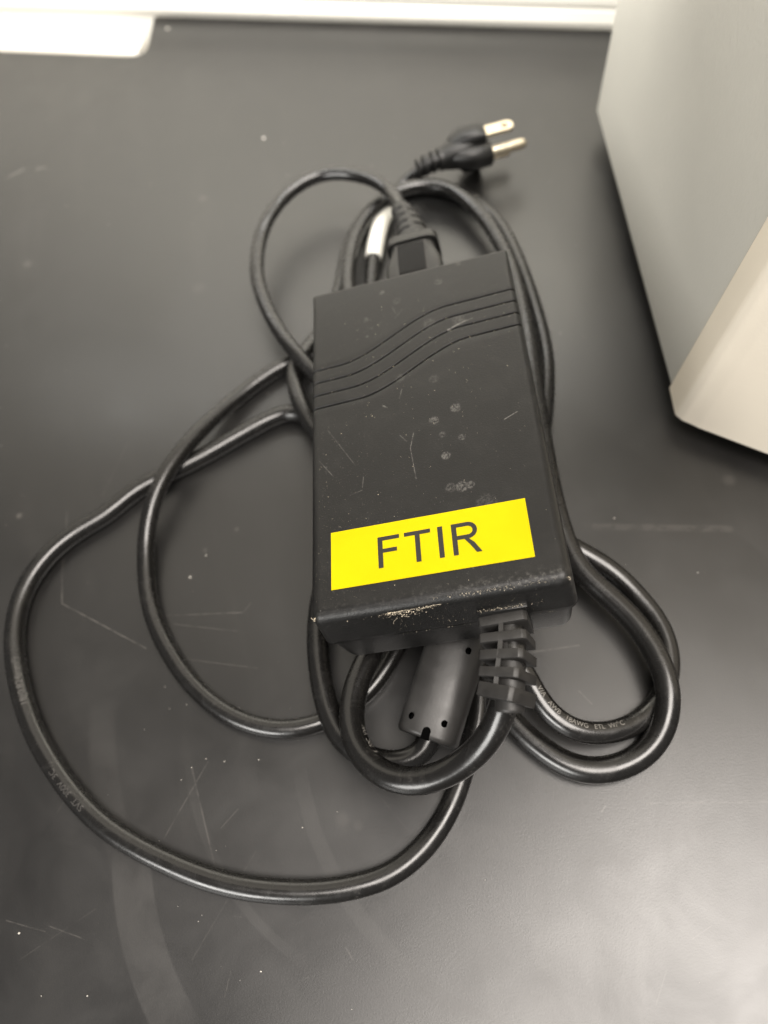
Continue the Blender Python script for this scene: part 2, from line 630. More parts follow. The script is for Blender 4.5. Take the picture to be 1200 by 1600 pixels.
def mat_worktop():
    m, nt, b = new_mat("black_resin")
    nb = NB(nt)
    v = objcoord(nb)
    p = flatxy(nb, v)
    big = nb.noise(v, 9, 4, 0.55, 0.6)
    mid = nb.noise(v, 45, 5, 0.6, 0.8)
    fine = nb.noise(v, 1700, 3, 0.6)
    grain = nb.noise(v, 2600, 2, 0.55)
    masks = [nb.math('MULTIPLY', nb.seg(p, a, bb, w, sf), st) for a, bb, w, sf, st in SCRATCHES_AND_GLEAM]
    scr_gleam = nb.math('MULTIPLY', nb.sum(masks), nb.ramp(nb.noise(v, 260, 3, 0.7), 0.36, 0.58, 0.15, 1.0))
    # long soft wipe marks: parts of wide rings
    rings = []
    for (cx, cy, R, w, sf, ang, half, st) in WIPES:
        pa = nb.vec('SUBTRACT', p, (cx * S, cy * S, 0))
        ln = nb.vec('LENGTH', pa, out=1)
        dd = nb.math('ABSOLUTE', nb.math('SUBTRACT', ln, R * S))
        mk = nb.ramp(dd, w * S, w * S * sf, 0, 1)
        dirv = nb.vec('NORMALIZE', pa)
        c = nb.vec('DOT_PRODUCT', dirv, (math.cos(ang), math.sin(ang), 0), out=1)
        mk = nb.math('MULTIPLY', mk, nb.ramp(c, math.cos(half), math.cos(half * 0.6), 0, 1))
        mk = nb.math('MULTIPLY', mk, nb.ramp(mid, 0.3, 0.6, 0.5, 1.0))
        rings.append(nb.math('MULTIPLY', mk, st))
    wipe = nb.sum(rings)
    spots = nb.sum([nb.math('MULTIPLY', nb.disc(p, (x, y), r * 0.2, r), st) for x, y, r, st in SMUDGES])
    streak_v = nb.vec('MULTIPLY', v, (60, 9, 1))
    streak = nb.noise(streak_v, 1.4, 4, 0.6, 0.3)
    film = nb.math('ADD', nb.math('MULTIPLY', nb.ramp(big, 0.42, 0.7), 0.003),
                   nb.math('MULTIPLY', nb.ramp(streak, 0.5, 0.75), 0.003))
    film = nb.math('ADD', film, nb.math('MULTIPLY', nb.ramp(mid, 0.45, 0.75), 0.002))
    film = nb.math('ADD', film, nb.math('MULTIPLY', wipe, 0.014))
    film = nb.math('ADD', film, nb.math('MULTIPLY', scr_gleam, 0.06))
    film = nb.math('ADD', film, nb.math('MULTIPLY', spots, 0.05))
    dust = nb.ramp(nb.noise(v, 700, 2, 0.6), 0.76, 0.82)
    film = nb.math('ADD', film, nb.math('MULTIPLY', dust, 0.05))
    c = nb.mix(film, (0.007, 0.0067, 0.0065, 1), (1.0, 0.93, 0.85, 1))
    nb.l(c, b.inputs['Base Color'])
    r = nb.math('ADD', nb.ramp(mid, 0.3, 0.75, 0.0, 0.05), 0.30)
    r = nb.math('ADD', r, nb.math('MULTIPLY', wipe, 0.10))
    r = nb.math('ADD', r, nb.math('MULTIPLY', nb.ramp(big, 0.35, 0.65), 0.09))
    nb.l(r, b.inputs['Roughness'])
    b.inputs['Specular IOR Level'].default_value = 0.8
    h = nb.math('ADD', nb.math('MULTIPLY', fine, 0.6), nb.math('MULTIPLY', grain, 0.4))
    bp = nb.bump(h, 0.5, 0.00005)
    nb.l(bp.outputs[0], b.inputs['Normal'])
    return m

def mat_case(name='black_case_plastic', base=0.026, rough=0.42, marks=True):
    m, nt, b = new_mat(name)
    nb = NB(nt)
    tc = nb.n('ShaderNodeTexCoord').outputs['Object']
    fine = nb.noise(tc, 2100, 3, 0.7)
    mid = nb.noise(tc, 120, 4, 0.6, 0.6)
    dust = nb.ramp(nb.noise(tc, 2100, 1, 0.5), 0.72, 0.78)
    big = nb.noise(tc, 38, 3, 0.6, 0.4)
    film = nb.math('MULTIPLY', nb.ramp(mid, 0.45, 0.8), 0.005)
    film = nb.math('ADD', film, nb.math('MULTIPLY', nb.math('MULTIPLY', dust, nb.ramp(big, 0.4, 0.65, 0.1, 1)), 0.07))
    if marks:
        at = nb.n('ShaderNodeAttribute', attribute_name='flat').outputs['Vector']
        p = flatxy(nb, at)
        edge = nb.n('ShaderNodeSeparateXYZ')
        nb.l(at, edge.inputs[0])
        wn = nb.noise(tc, 1500, 3, 0.7)
        blot = nb.ramp(wn, 0.40, 0.62)
        sp = nb.sum([nb.math('MULTIPLY', nb.disc(p, (x, y), r * 0.75, r), st) for x, y, r, st in CASE_SPOTS])
        film = nb.math('ADD', film, nb.math('MULTIPLY', nb.math('MULTIPLY', sp, blot), 0.10))
        sc = nb.sum([nb.math('MULTIPLY', nb.seg(p, a, bb, w, 0.4), st) for a, bb, w, st in CASE_SCRATCHES])
        film = nb.math('ADD', film, nb.math('MULTIPLY', nb.math('MULTIPLY', sc, nb.ramp(nb.noise(tc, 900, 2, 0.6), 0.40, 0.55, 0.25, 1)), 0.17))
        # chalky wear along the rounded front edge
        fe = nb.ramp(nb.math('ABSOLUTE', nb.math('ADD', edge.outputs[1], 0.0560)), 0.0032, 0.0006, 0, 1)
        wear = nb.math('MULTIPLY', fe, nb.ramp(nb.noise(tc, 700, 5, 0.8), 0.50, 0.66))
        film = nb.math('ADD', film, nb.math('MULTIPLY', nb.math('MULTIPLY', wear, nb.ramp(edge.outputs[0], -0.02, 0.03, 0.25, 1)), 0.07))
    c = nb.mix(film, (base, base * 0.99, base * 0.97, 1), (0.9, 0.86, 0.8, 1))
    nb.l(c, b.inputs['Base Color'])
    r = nb.math('ADD', nb.ramp(mid, 0.3, 0.75, 0.0, 0.06), rough)
    nb.l(r, b.inputs['Roughness'])
    b.inputs['Specular IOR Level'].default_value = 0.36
    bp = nb.bump(fine, 0.6, 0.00012)
    nb.l(bp.outputs[0], b.inputs['Normal'])
    return m

def mat_simple(name, rgb, rough, spec=0.5, metal=0.0, bump=0.0, bscale=800, bdist=0.0001, var=0.0, vscale=100, coat=0.0):
    m, nt, b = new_mat(name)
    nb = NB(nt)
    v = objcoord(nb)
    b.inputs['Roughness'].default_value = rough
    b.inputs['Specular IOR Level'].default_value = spec
    b.inputs['Metallic'].default_value = metal
    nv = nb.noise(v, vscale, 4, 0.6)
    if var:
        c = nb.mix(nb.ramp(nv, 0.3, 0.7), tuple(x * (1 - var) for x in rgb) + (1,), tuple(min(1, x * (1 + var)) for x in rgb) + (1,))
        nb.l(c, b.inputs['Base Color'])
        nb.l(nb.ramp(nv, 0.3, 0.7, rough * 0.88, rough * 1.12), b.inputs['Roughness'])
    else:
        b.inputs['Base Color'].default_value = tuple(rgb) + (1,)
    if bump:
        bp = nb.bump(nb.noise(v, bscale, 2, 0.5), bump, bdist)
        nb.l(bp.outputs[0], b.inputs['Normal'])
    if coat:
        b.inputs['Coat Weight'].default_value = coat
        b.inputs['Coat Roughness'].default_value = 0.2
    return m

def mat_cord(name='black_cord_jacket', scuff=0.05):
    m, nt, b = new_mat(name)
    nb = NB(nt)
    v = objcoord(nb)
    a = nb.noise(v, 140, 5, 0.65, 1.0)
    f = nb.noise(v, 1500, 3, 0.7)
    sc = nb.math('MULTIPLY', nb.ramp(a, 0.52, 0.72), nb.ramp(f, 0.5, 0.7))
    c = nb.mix(nb.math('MULTIPLY', sc, scuff), (0.007, 0.0066, 0.0062, 1), (0.85, 0.8, 0.74, 1))
    nb.l(c, b.inputs['Base Color'])
    nb.l(nb.ramp(a, 0.3, 0.75, 0.22, 0.33), b.inputs['Roughness'])
    b.inputs['Specular IOR Level'].default_value = 0.62
    nb.l(nb.bump(nb.noise(v, 420, 2, 0.5), 0.25, 0.00012).outputs[0], b.inputs['Normal'])
    return m

CASE_SPOTS = [(10.0, -1.0, 1.7, 0.7), (3.7, -3.9, 1.5, 0.8), (5.5, -9.2, 1.1, 0.5), (10.7, -11.4, 1.1, 0.6), (5.9, -16.4, 1.4, 0.9), (6.2, -26.7, 1.6, 0.55), (9.1, -27.0, 1.8, 0.7), (11.3, -26.9, 1.3, 0.6), (9.5, 50.1, 1.6, 0.5), (16.3, 56.0, 1.1, 0.35), (-8.5, 51.3, 0.9, 0.9), (-14.1, 40.8, 1.2, 0.4), (-12.4, 36.9, 0.6, 0.8), (-13.9, 33.5, 0.6, 0.8), (-4.0, 46.0, 1.6, 0.25), (4.9, 11.0, 1.6, 0.3), (-4.8, 14.2, 1.6, 0.3), (5.2, 33.2, 2.2, 0.3), (14.7, -33.1, 3, 0.3), (14.1, 31.7, 2.4, 0.4)]
CASE_SCRATCHES = [((-2.2, -6.8), (-3.4, -11.6), 0.13, 0.7), ((-3.4, -11.6), (-2.5, -21.9), 0.12, 0.6), ((22.4, -8.3), (26.0, -6.6), 0.16, 0.9), ((-26.7, 0.5), (-18.9, -13.7), 0.12, 0.35), ((-29.3, -9.7), (-25.1, -16.1), 0.12, 0.5), ((-4.5, 9.7), (-5.4, 6.6), 0.14, 0.6), ((10.6, 28.8), (15.0, 30.6), 0.3, 0.8), ((15.0, 30.6), (18.1, 31.2), 0.2, 0.6), ((-6.0, -6.6), (-4.2, -9.2), 0.12, 0.5), ((-16.7, -18.1), (-17.1, -21.5), 0.12, 0.5), ((-20.5, -23.2), (-17.2, -22.3), 0.12, 0.4), ((-10.3, 5.1), (-9.1, 4.1), 0.2, 0.8), ((-5.0, 38.7), (-2.6, 41.6), 0.25, 0.2), ((-5.7, 44.3), (-4.7, 40.6), 0.2, 0.2)]
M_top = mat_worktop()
M_case = mat_case(base=0.007, rough=0.34)
M_case2 = mat_case('black_base_plastic', 0.006, 0.30, marks=False)
M_cord = mat_cord()
M_boot = mat_simple('dark_grey_rubber', (0.02, 0.019, 0.018), 0.5, 0.5, bump=0.4, bscale=1800, bdist=0.00007, var=0.12, vscale=300)
M_conn = mat_simple('black_moulded_plug', (0.008, 0.0078, 0.0075), 0.40, 0.38, bump=0.3, bscale=1500, bdist=0.00006, var=0.1, vscale=200)
M_fer = mat_simple('satin_ferrite_case', (0.028, 0.027, 0.026), 0.42, 0.55, bump=0.35, bscale=1700, bdist=0.00006, var=0.12, vscale=150)
M_hole_shade = mat_simple('painted_hole_shade', (0.002, 0.002, 0.002), 0.9, 0.0)  # flat black that paints the shade inside the choke's holes
M_yellow = mat_simple('yellow_tape', (0.50, 0.405, 0.0), 0.40, 0.12, bump=0.15, bscale=300, bdist=0.00005, var=0.05, vscale=40)
M_ink = mat_simple('black_tape_ink', (0.022, 0.021, 0.018), 0.45, 0.3)
M_white = mat_simple('white_sleeve', (0.80, 0.79, 0.72), 0.35, 0.5, var=0.03, vscale=200)
M_print = mat_simple('grey_raised_print', (0.20, 0.19, 0.175), 0.4, 0.5)
M_emb = mat_simple('embossed_jacket', (0.06, 0.057, 0.054), 0.22, 0.9)
M_brass = mat_simple('nickel_brass', (0.66, 0.58, 0.45), 0.3, 0.5, metal=1.0, var=0.05, vscale=300)
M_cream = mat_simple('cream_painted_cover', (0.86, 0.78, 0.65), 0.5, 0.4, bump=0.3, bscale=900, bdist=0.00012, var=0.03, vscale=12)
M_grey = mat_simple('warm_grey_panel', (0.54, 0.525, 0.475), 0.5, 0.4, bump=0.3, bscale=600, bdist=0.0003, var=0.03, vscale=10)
M_wall = mat_simple('white_wall_paint', (0.76, 0.73, 0.66), 0.6, 0.3, var=0.015, vscale=20)
M_race = mat_simple('white_plastic_trunking', (0.78, 0.75, 0.68), 0.35, 0.5, var=0.015, vscale=20)
M_crumb = mat_simple('pale_crumbs', (0.56, 0.49, 0.38), 0.8, 0.3, var=0.4, vscale=900)
M_dust = mat_simple('pale_dust', (0.60, 0.57, 0.52), 0.8, 0.3, var=0.3, vscale=900)

# ================================================================ worktop and wall
def slab():
    # outline at z = 0, with the cut-out at the back left (rounded inner corner)
    A = Vector((-70.2, 395.5))
    back_l = Vector((-65.2, 421.0))
    back_r = Vector((146.7, 337.8))
    d = (back_r - back_l).normalized()
    nrm = Vector((-d.y, d.x))
    depth = 32.0
    far_r = back_l + d * 900
    notch_in = back_l - nrm * depth + d * 6.5
    pts = []
    pts.append(far_r)
    pts.append(back_l)
    # inner rounded corner of radius 7
    R = 9.5
    up = (back_l - notch_in).normalized()
    left = -d
    c1 = notch_in + up * R
    c2 = notch_in + left * R
    for k in range(9):
        t = k / 8
        pts.append(c1 * (1 - t) ** 2 + notch_in * 2 * t * (1 - t) + c2 * t * t)
    pts.append(notch_in + left * 520)
    pts.append(notch_in + left * 520 + Vector((-120, -700)))
    pts.append(far_r + Vector((-200, -800)))
    pts.reverse()
    me = bpy.data.meshes.new('worktop')
    bm = bmesh.new()
    vs = [bm.verts.new((p.x * S, p.y * S, 0)) for p in pts]
    f = bm.faces.new(vs)
    if f.normal.z < 0:
        bmesh.ops.reverse_faces(bm, faces=[f])
    ex = bmesh.ops.extrude_face_region(bm, geom=[f])
    for v in ex['geom']:
        if isinstance(v, bmesh.types.BMVert):
            v.co.z -= 25 * S
    bmesh.ops.recalc_face_normals(bm, faces=bm.faces)
    top_edges = [e for e in bm.edges if all(abs(v.co.z) < 1e-7 for v in e.verts)]
    bmesh.ops.bevel(bm, geom=top_edges, offset=0.8 * S, segments=3, profile=0.5, affect='EDGES')
    bmesh.ops.triangulate(bm, faces=[f for f in bm.faces if len(f.verts) > 4])
    bm.to_mesh(me)
    bm.free()
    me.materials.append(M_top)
    o = bpy.data.objects.new('worktop', me)
    col.objects.link(o)
    flat_shade_by_angle(me, 50)
    o['kind'] = 'structure'
    o['label'] = 'black scratched resin worktop with a notch cut in its back edge'
    return back_l, d, nrm
back_l, dW, nW = slab()

def along(t, n, z):
    """point t mm along the back edge, n mm behind it"""
    p = back_l + dW * t + nW * n
    return Vector((p.x, p.y, z))

def wall_part(name, prof, mat, t0=-620, t1=1000, parent=None, props=None, segs=1):
    # prof: list of (n, z), extruded along the back edge
    verts, faces = [], []
    for s in range(segs + 1):
        t = t0 + (t1 - t0) * s / segs
        for n, z in prof:
            verts.append(along(t, n, z))
    k = len(prof)
    for s in range(segs):
        for i in range(k):
            j = (i + 1) % k
            faces.append((s * k + i, s * k + j, (s + 1) * k + j, (s + 1) * k + i))
    faces.append(tuple(range(k)))
    faces.append(tuple(segs * k + i for i in reversed(range(k))))
    me = weld(mesh_from(name, verts, faces))
    o = put(name, me, mat, parent, smooth=False, props=props)
    flat_shade_by_angle(me, 30)
    return o

wall_part('wall', [(3, -120), (3, 1500), (60, 1500), (60, -120)], M_wall, props={'kind': 'structure', 'label': 'white wall rising behind the black worktop'})
# trunking clipped along the wall just above the worktop, stepped and rounded
tr = root('cable_trunking', along(0, 0, 0), 'long white plastic trunking running along the wall behind the worktop', 'trunking')
prof = [(2.9, 2.0), (0.6, 2.0), (-0.2, 2.8), (-0.2, 8.0), (0.4, 9.0), (0.4, 9.8), (-0.2, 10.6), (-0.2, 24.0), (0.6, 25.5), (2.9, 26.0)]
wall_part('channel', prof, M_race, parent=tr)
wall_part('lid', [(-0.25, 11.6), (-1.4, 12.2), (-1.6, 13.0), (-1.6, 21.5), (-1.3, 22.4), (-0.25, 22.8)], M_race, parent=tr)
lg = root('cleat', along(-200, 0, -20), 'white ledge seen through the notch behind the worktop at top left', 'ledge')
wall_part('rail', [(2.9, -14.0), (-8.0, -14.0), (-9.0, -15.0), (-9.0, -40.0), (2.9, -40.0)], M_race, t0=-600, t1=-12, parent=lg)
wall_part('panel', [(-9.1, -22.0), (-40.0, -22.0), (-40.0, -30.0), (-9.1, -30.0)], M_wall, t0=-600, t1=-12, parent=lg)

# ================================================================ instrument (cream cover, grey side)
def prism(name, pts2, z0, z1, lean, mat, parent, bev=1.2):
    bm = bmesh.new()
    lo = [bm.verts.new((p[0], p[1], z0)) for p in pts2]
    hi = [bm.verts.new((p[0] + l[0] * (z1 - z0), p[1] + l[1] * (z1 - z0), z1)) for p, l in zip(pts2, lean)]
    n = len(lo)
    bm.faces.new(lo)
    bm.faces.new(list(reversed(hi)))
    for i in range(n):
        j = (i + 1) % n
        bm.faces.new((lo[i], hi[i], hi[j], lo[j]))
    bmesh.ops.recalc_face_normals(bm, faces=bm.faces)
    if bev:
        bmesh.ops.bevel(bm, geom=list(bm.edges), offset=bev, segments=3, profile=0.5, affect='EDGES')
    for v in bm.verts:
        v.co *= S
    me = bpy.data.meshes.new(name)
    bm.to_mesh(me)
    bm.free()
    o = put(name, me, mat, parent)
    flat_shade_by_angle(me, 40)
    return o

inst = root('lab_instrument', (250, 180, 0), 'large boxy laboratory instrument with grey side panel and cream front cover', 'instrument')
INST_H = 215
lC, lB, lC2 = (0.0615, -0.0504), (0.0118, -0.0092), (0.052, -0.0495)
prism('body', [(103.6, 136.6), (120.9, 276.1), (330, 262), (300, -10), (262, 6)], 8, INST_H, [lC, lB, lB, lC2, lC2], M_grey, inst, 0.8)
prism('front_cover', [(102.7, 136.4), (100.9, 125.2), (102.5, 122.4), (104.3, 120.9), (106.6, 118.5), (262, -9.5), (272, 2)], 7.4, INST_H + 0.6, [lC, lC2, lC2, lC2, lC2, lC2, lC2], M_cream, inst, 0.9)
for fx, fy in ((140, 255), (128, 135), (290, 245), (270, 25)):
    me = loft('foot', [[Vector((fx + 8 * math.cos(t * math.pi / 10), fy + 8 * math.sin(t * math.pi / 10), z)) for t in range(20)] for z in (0.05, 8.4)])
    put('foot', me, M_boot, inst)
    flat_shade_by_angle(me, 40)


# ================================================================ power adapter
ad = root('power_adapter', (15, 117, 12), 'dusty black power adapter with a yellow tape label, resting on its coiled cords', 'power adapter')
HW, HL, ZS = 31.6, 57.7, -13.4

def wave(k, x):
    x0 = -6.0 + 1.9 * k
    u = (x - x0) / 34.0 + 0.5
    u = max(0.0, min(1.0, u))
    sm = u * u * (3 - 2 * u)
    u2 = max(0.0, min(1.0, (x + 31.6) / 63.2))
    return 24.0 - 4.95 * k + 13.2 * sm + 2.4 * u2

def row_defs():
    """each row: list of (anchorA, anchorB, t, depth)"""
    rows = []
    anchors = ['F'] + [3, 2, 1, 0] + ['B']
    offs = [(-0.62, -0.02), (-0.48, 0.0), (-0.36, 0.35), (-0.23, 1.0), (0.0, 1.15), (0.23, 1.0), (0.36, 0.35), (0.48, 0.0), (0.62, -0.02)]
    def yof(a, x):
        return -HL if a == 'F' else (HL if a == 'B' else wave(a, x))
    def gap(a, oa, b, ob, n):
        for i in range(1, n):
            t = i / n
            rows.append((lambda x, a=a, b=b, t=t, oa=oa, ob=ob: (yof(a, x) + oa) * (1 - t) + (yof(b, x) + ob) * t, 0.0))
    # front fillet rows
    rf = 4.0
    for i in range(0, 13):
        y = -HL + rf * i / 12
        rows.append((lambda x, y=y: y, 0.0))
    def F1(x):
        return -HL + rf
    n = 30
    for i in range(1, n):
        t = i / n
        rows.append((lambda x, t=t: F1(x) * (1 - t) + (wave(3, x) - 0.62) * t, 0.0))
    for gi, k in enumerate([3, 2, 1, 0]):
        for o, dp in offs:
            rows.append((lambda x, k=k, o=o: wave(k, x) + o, dp))
        if k > 0:
            for i in range(1, 4):
                t = i / 4
                rows.append((lambda x, k=k, t=t: (wave(k, x) + 0.62) * (1 - t) + (wave(k - 1, x) - 0.62) * t, 0.0))
    rb = 2.0
    for i in range(1, 12):
        t = i / 12
        rows.append((lambda x, t=t: (wave(0, x) + 0.62) * (1 - t) + (HL - rb) * t, 0.0))
    for i in range(0, 9):
        y = HL - rb + rb * i / 8
        rows.append((lambda x, y=y: y, 0.0))
    return rows

def case_shell():
    rows = row_defs()
    rx = 3.0
    xs = [-HW + rx * i / 8 for i in range(8)] + [-HW + rx + (2 * HW - 2 * rx) * i / 70 for i in range(71)] + [HW - rx + rx * (i + 1) / 8 for i in range(8)]
    zs = [0.0 - 3.6 * i / 10 for i in range(11)] + [-3.6 - (abs(ZS) - 3.6) * (i + 1) / 9 for i in range(9)]
    verts, faces, flat = [], [], []
    def rad(y):
        t = max(0.0, min(1.0, (-y + 20) / 75.0))
        return (1.0 + 0.7 * max(0.0, min(1.0, (56.0 - y) / 6.0))) + 1.0 * t * t * (3 - 2 * t)
    def rounded(x, y, z, dp):
        r = rad(y)
        rv = max(r, 2.2)
        # front edge is rounder than the long sides
        fx, fy = x, y
        cx = max(-(HW - r), min(HW - r, x))
        cy = max(-(HL - r), min(HL - r, y))
        cz = min(z, -r)
        n = Vector((x - cx, y - cy, z - cz))
        if n.length < 1e-6:
            n = Vector((0, 0, 1))
        n.normalize()
        pos = Vector((cx, cy, cz)) + n * r
        if z > -1e-6 and abs(x) <= HW - r and abs(y) <= HL - r:
            pos = Vector((x, y, 0))
            n = Vector((0, 0, 1))
        fade = max(0.0, min(1.0, (z - (ZS + 2.5)) / 2.0))
        pos -= n * dp * fade
        # draft: widens towards the split line
        g = max(0.0, -pos.z) / 13.4
        pos.x += math.copysign(0.55 * g, pos.x) if abs(pos.x) > HW - r - 1 else 0
        if abs(pos.y) > HL - r - 1:
            pos.y += math.copysign(0.9 * g, pos.y)
        return pos
    def add(p, x, y):
        verts.append(LW(*p))
        flat.append((x * S, y * S, p.z * S))
        return len(verts) - 1
    # top
    idx = []
    for fn, dp in rows:
        idx.append([add(rounded(x, fn(x), 0.0, dp), x, fn(x)) for x in xs])
    for i in range(len(idx) - 1):
        for j in range(len(xs) - 1):
            faces.append((idx[i][j], idx[i][j + 1], idx[i + 1][j + 1], idx[i + 1][j]))
    # long sides
    for sx in (-1, 1):
        gi = []
        for fn, dp in rows:
            gi.append([add(rounded(sx * HW, fn(sx * HW), z, dp), sx * HW, fn(sx * HW)) for z in zs])
        for i in range(len(gi) - 1):
            for j in range(len(zs) - 1):
                q = (gi[i][j], gi[i + 1][j], gi[i + 1][j + 1], gi[i][j + 1])
                faces.append(q if sx < 0 else tuple(reversed(q)))
    for sy in (-1, 1):
        gi = []
        for x in xs:
            gi.append([add(rounded(x, sy * HL, z, 0), x, sy * (HL + z * -1.0)) for z in zs])
        for i in range(len(gi) - 1):
            for j in range(len(zs) - 1):
                q = (gi[i][j], gi[i][j + 1], gi[i + 1][j + 1], gi[i + 1][j])
                faces.append(q if sy < 0 else tuple(reversed(q)))
    # under-rim
    me = bpy.data.meshes.new('upper_case')
    me.from_pydata([tuple(v * S) for v in verts], [], faces)
    at = me.attributes.new('flat', 'FLOAT_VECTOR', 'POINT')
    for i, f in enumerate(flat):
        at.data[i].vector = f
    me.update()
    bm = bmesh.new()
    bm.from_mesh(me)
    bmesh.ops.remove_doubles(bm, verts=bm.verts, dist=2e-6)
    bmesh.ops.recalc_face_normals(bm, faces=bm.faces)
    # close underneath
    be = [e for e in bm.edges if e.is_boundary]
    ex = bmesh.ops.extrude_edge_only(bm, edges=be)
    cen = LW(0, 0, ZS) * S
    for g in ex['geom']:
        if isinstance(g, bmesh.types.BMVert):
            d = g.co - cen
            lx, ly = d.dot(AX[0]), d.dot(AX[1])
            g.co = cen + AX[0] * (lx * 0.955) + AX[1] * (ly * 0.975)
    bm.to_mesh(me)
    bm.free()
    return me

# case vertices are in world mm; material uses the stored 'flat' attribute for its marks
top_case = put('upper_case', case_shell(), M_case, ad)

# lower shell, inset below the parting line
def lower_shell():
    rings = []
    for z, ins in ((ZS + 0.3, 1.3), (ZS - 0.35, 1.3), (ZS - 0.6, 0.75), (ZS - 2.5, 0.8), (-20, 1.2), (-26.5, 1.8), (-28.2, 2.2), (-28.9, 3.2), (-29.1, 4.6)):
        ring = []
        a, b, r = HW - ins + 0.45, HL - ins + 0.75, 2.8
        for cx, cy, a0 in ((a - r, b - r, 0), (-(a - r), b - r, 90), (-(a - r), -(b - r), 180), (a - r, -(b - r), 270)):
            for i in range(7):
                t = math.radians(a0 + 90 * i / 6)
                ring.append(LW(cx + r * math.cos(t), cy + r * math.sin(t), z))
        rings.append(ring)
    return loft('lower_case', rings)
lc = put('lower_case', lower_shell(), M_case2, ad)
flat_shade_by_angle(lc.data, 40)
for x in (-24, 24):
    for y in (-50, 50):
        me = loft('rubber_foot', [[LW(x + 3.5 * math.cos(t * math.pi / 8), y + 3.5 * math.sin(t * math.pi / 8), z) for t in range(16)] for z in (-29.0, -30.2)])
        o = put('rubber_foot', me, M_boot, ad)
        flat_shade_by_angle(me, 40)

# yellow tape with its four letters
def tape():
    x0, x1, y0, y1 = -25.9, 24.1, -50.4, -33.9
    xs = [x0 + (x1 - x0) * i / 20 for i in range(21)]
    ys = [y0 + (y1 - y0) * i / 8 for i in range(9)]
    verts, faces = [], []
    for y in ys:
        for x in xs:
            lift = 0.12 + 0.05 * noise.noise(Vector((x * 0.12, y * 0.12, 3)))
            verts.append(LW(x, y, lift))
    n = len(xs)
    for i in range(len(ys) - 1):
        for j in range(n - 1):
            faces.append((i * n + j, i * n + j + 1, (i + 1) * n + j + 1, (i + 1) * n + j))
    me = mesh_from('sticker', verts, faces)
    bm = bmesh.new(); bm.from_mesh(me)
    ex = bmesh.ops.extrude_edge_only(bm, edges=[e for e in bm.edges if e.is_boundary])
    for g in ex['geom']:
        if isinstance(g, bmesh.types.BMVert):
            g.co -= AX[2] * 0.16 * S
    bmesh.ops.recalc_face_normals(bm, faces=bm.faces)
    bm.to_mesh(me); bm.free()
    return put('sticker', me, M_yellow, ad, smooth=False, props={'label': 'yellow tape label printed with black letters FTIR'})
stk = tape()

def letter(polys, x0):
    """polys in letter units (mm), baseline at y = -46.6"""
    verts, faces = [], []
    for poly in polys:
        s = len(verts)
        for x, y in poly:
            verts.append(LW(x0 + x, -46.65 + y, 0.21))
        faces.append(tuple(range(s, s + len(poly))))
    me = mesh_from('letter', verts, faces)
    put('letter', me, M_ink, stk, smooth=False)
HC, SW = 8.85, 1.26
def rect(a, b, c, d):
    return [(a, b), (c, b), (c, d), (a, d)]
letter([rect(0, 0, SW, HC), rect(SW, HC - 1.14, 5.6, HC), rect(SW, HC * 0.475, 4.9, HC * 0.475 + 1.14)], -13.6)
letter([rect(0, HC - 1.14, 6.7, HC), rect(3.35 - SW / 2, 0, 3.35 + SW / 2, HC - 1.14)], -6.75)
letter([rect(0, 0, SW, HC)], 1.75)
def R_letter():
    polys = [rect(0, 0, SW, HC)]
    r_o, cy = HC * 0.265, HC - HC * 0.265
    r_i = r_o - 1.14
    xb = 4.0
    polys.append(rect(SW, HC - 1.14, xb, HC))
    polys.append(rect(SW, HC - 2 * r_o, xb, HC - 2 * r_o + 1.14))
    N = 14
    for i in range(N):
        a0 = -math.pi / 2 + math.pi * i / N
        a1 = -math.pi / 2 + math.pi * (i + 1) / N
        polys.append([(xb + r_i * math.cos(a0), cy + r_i * math.sin(a0)), (xb + r_o * math.cos(a0), cy + r_o * math.sin(a0)),
                      (xb + r_o * math.cos(a1), cy + r_o * math.sin(a1)), (xb + r_i * math.cos(a1), cy + r_i * math.sin(a1))])
    polys.append([(3.0, HC - 2 * r_o), (4.1, HC - 2 * r_o), (5.3, HC - 2 * r_o - 1.2), (7.0, 0), (5.65, 0), (4.2, HC - 2 * r_o - 1.7)])
    letter(polys, 5.2)
R_letter()

# ---- captive output cord with moulded strain relief and ferrite choke
qd, rd = catmull(DATA['DC'])
dcord = put('cord', tube('cord', qd, rd, 28, wob=0.012, seed=3), M_cord, ad)

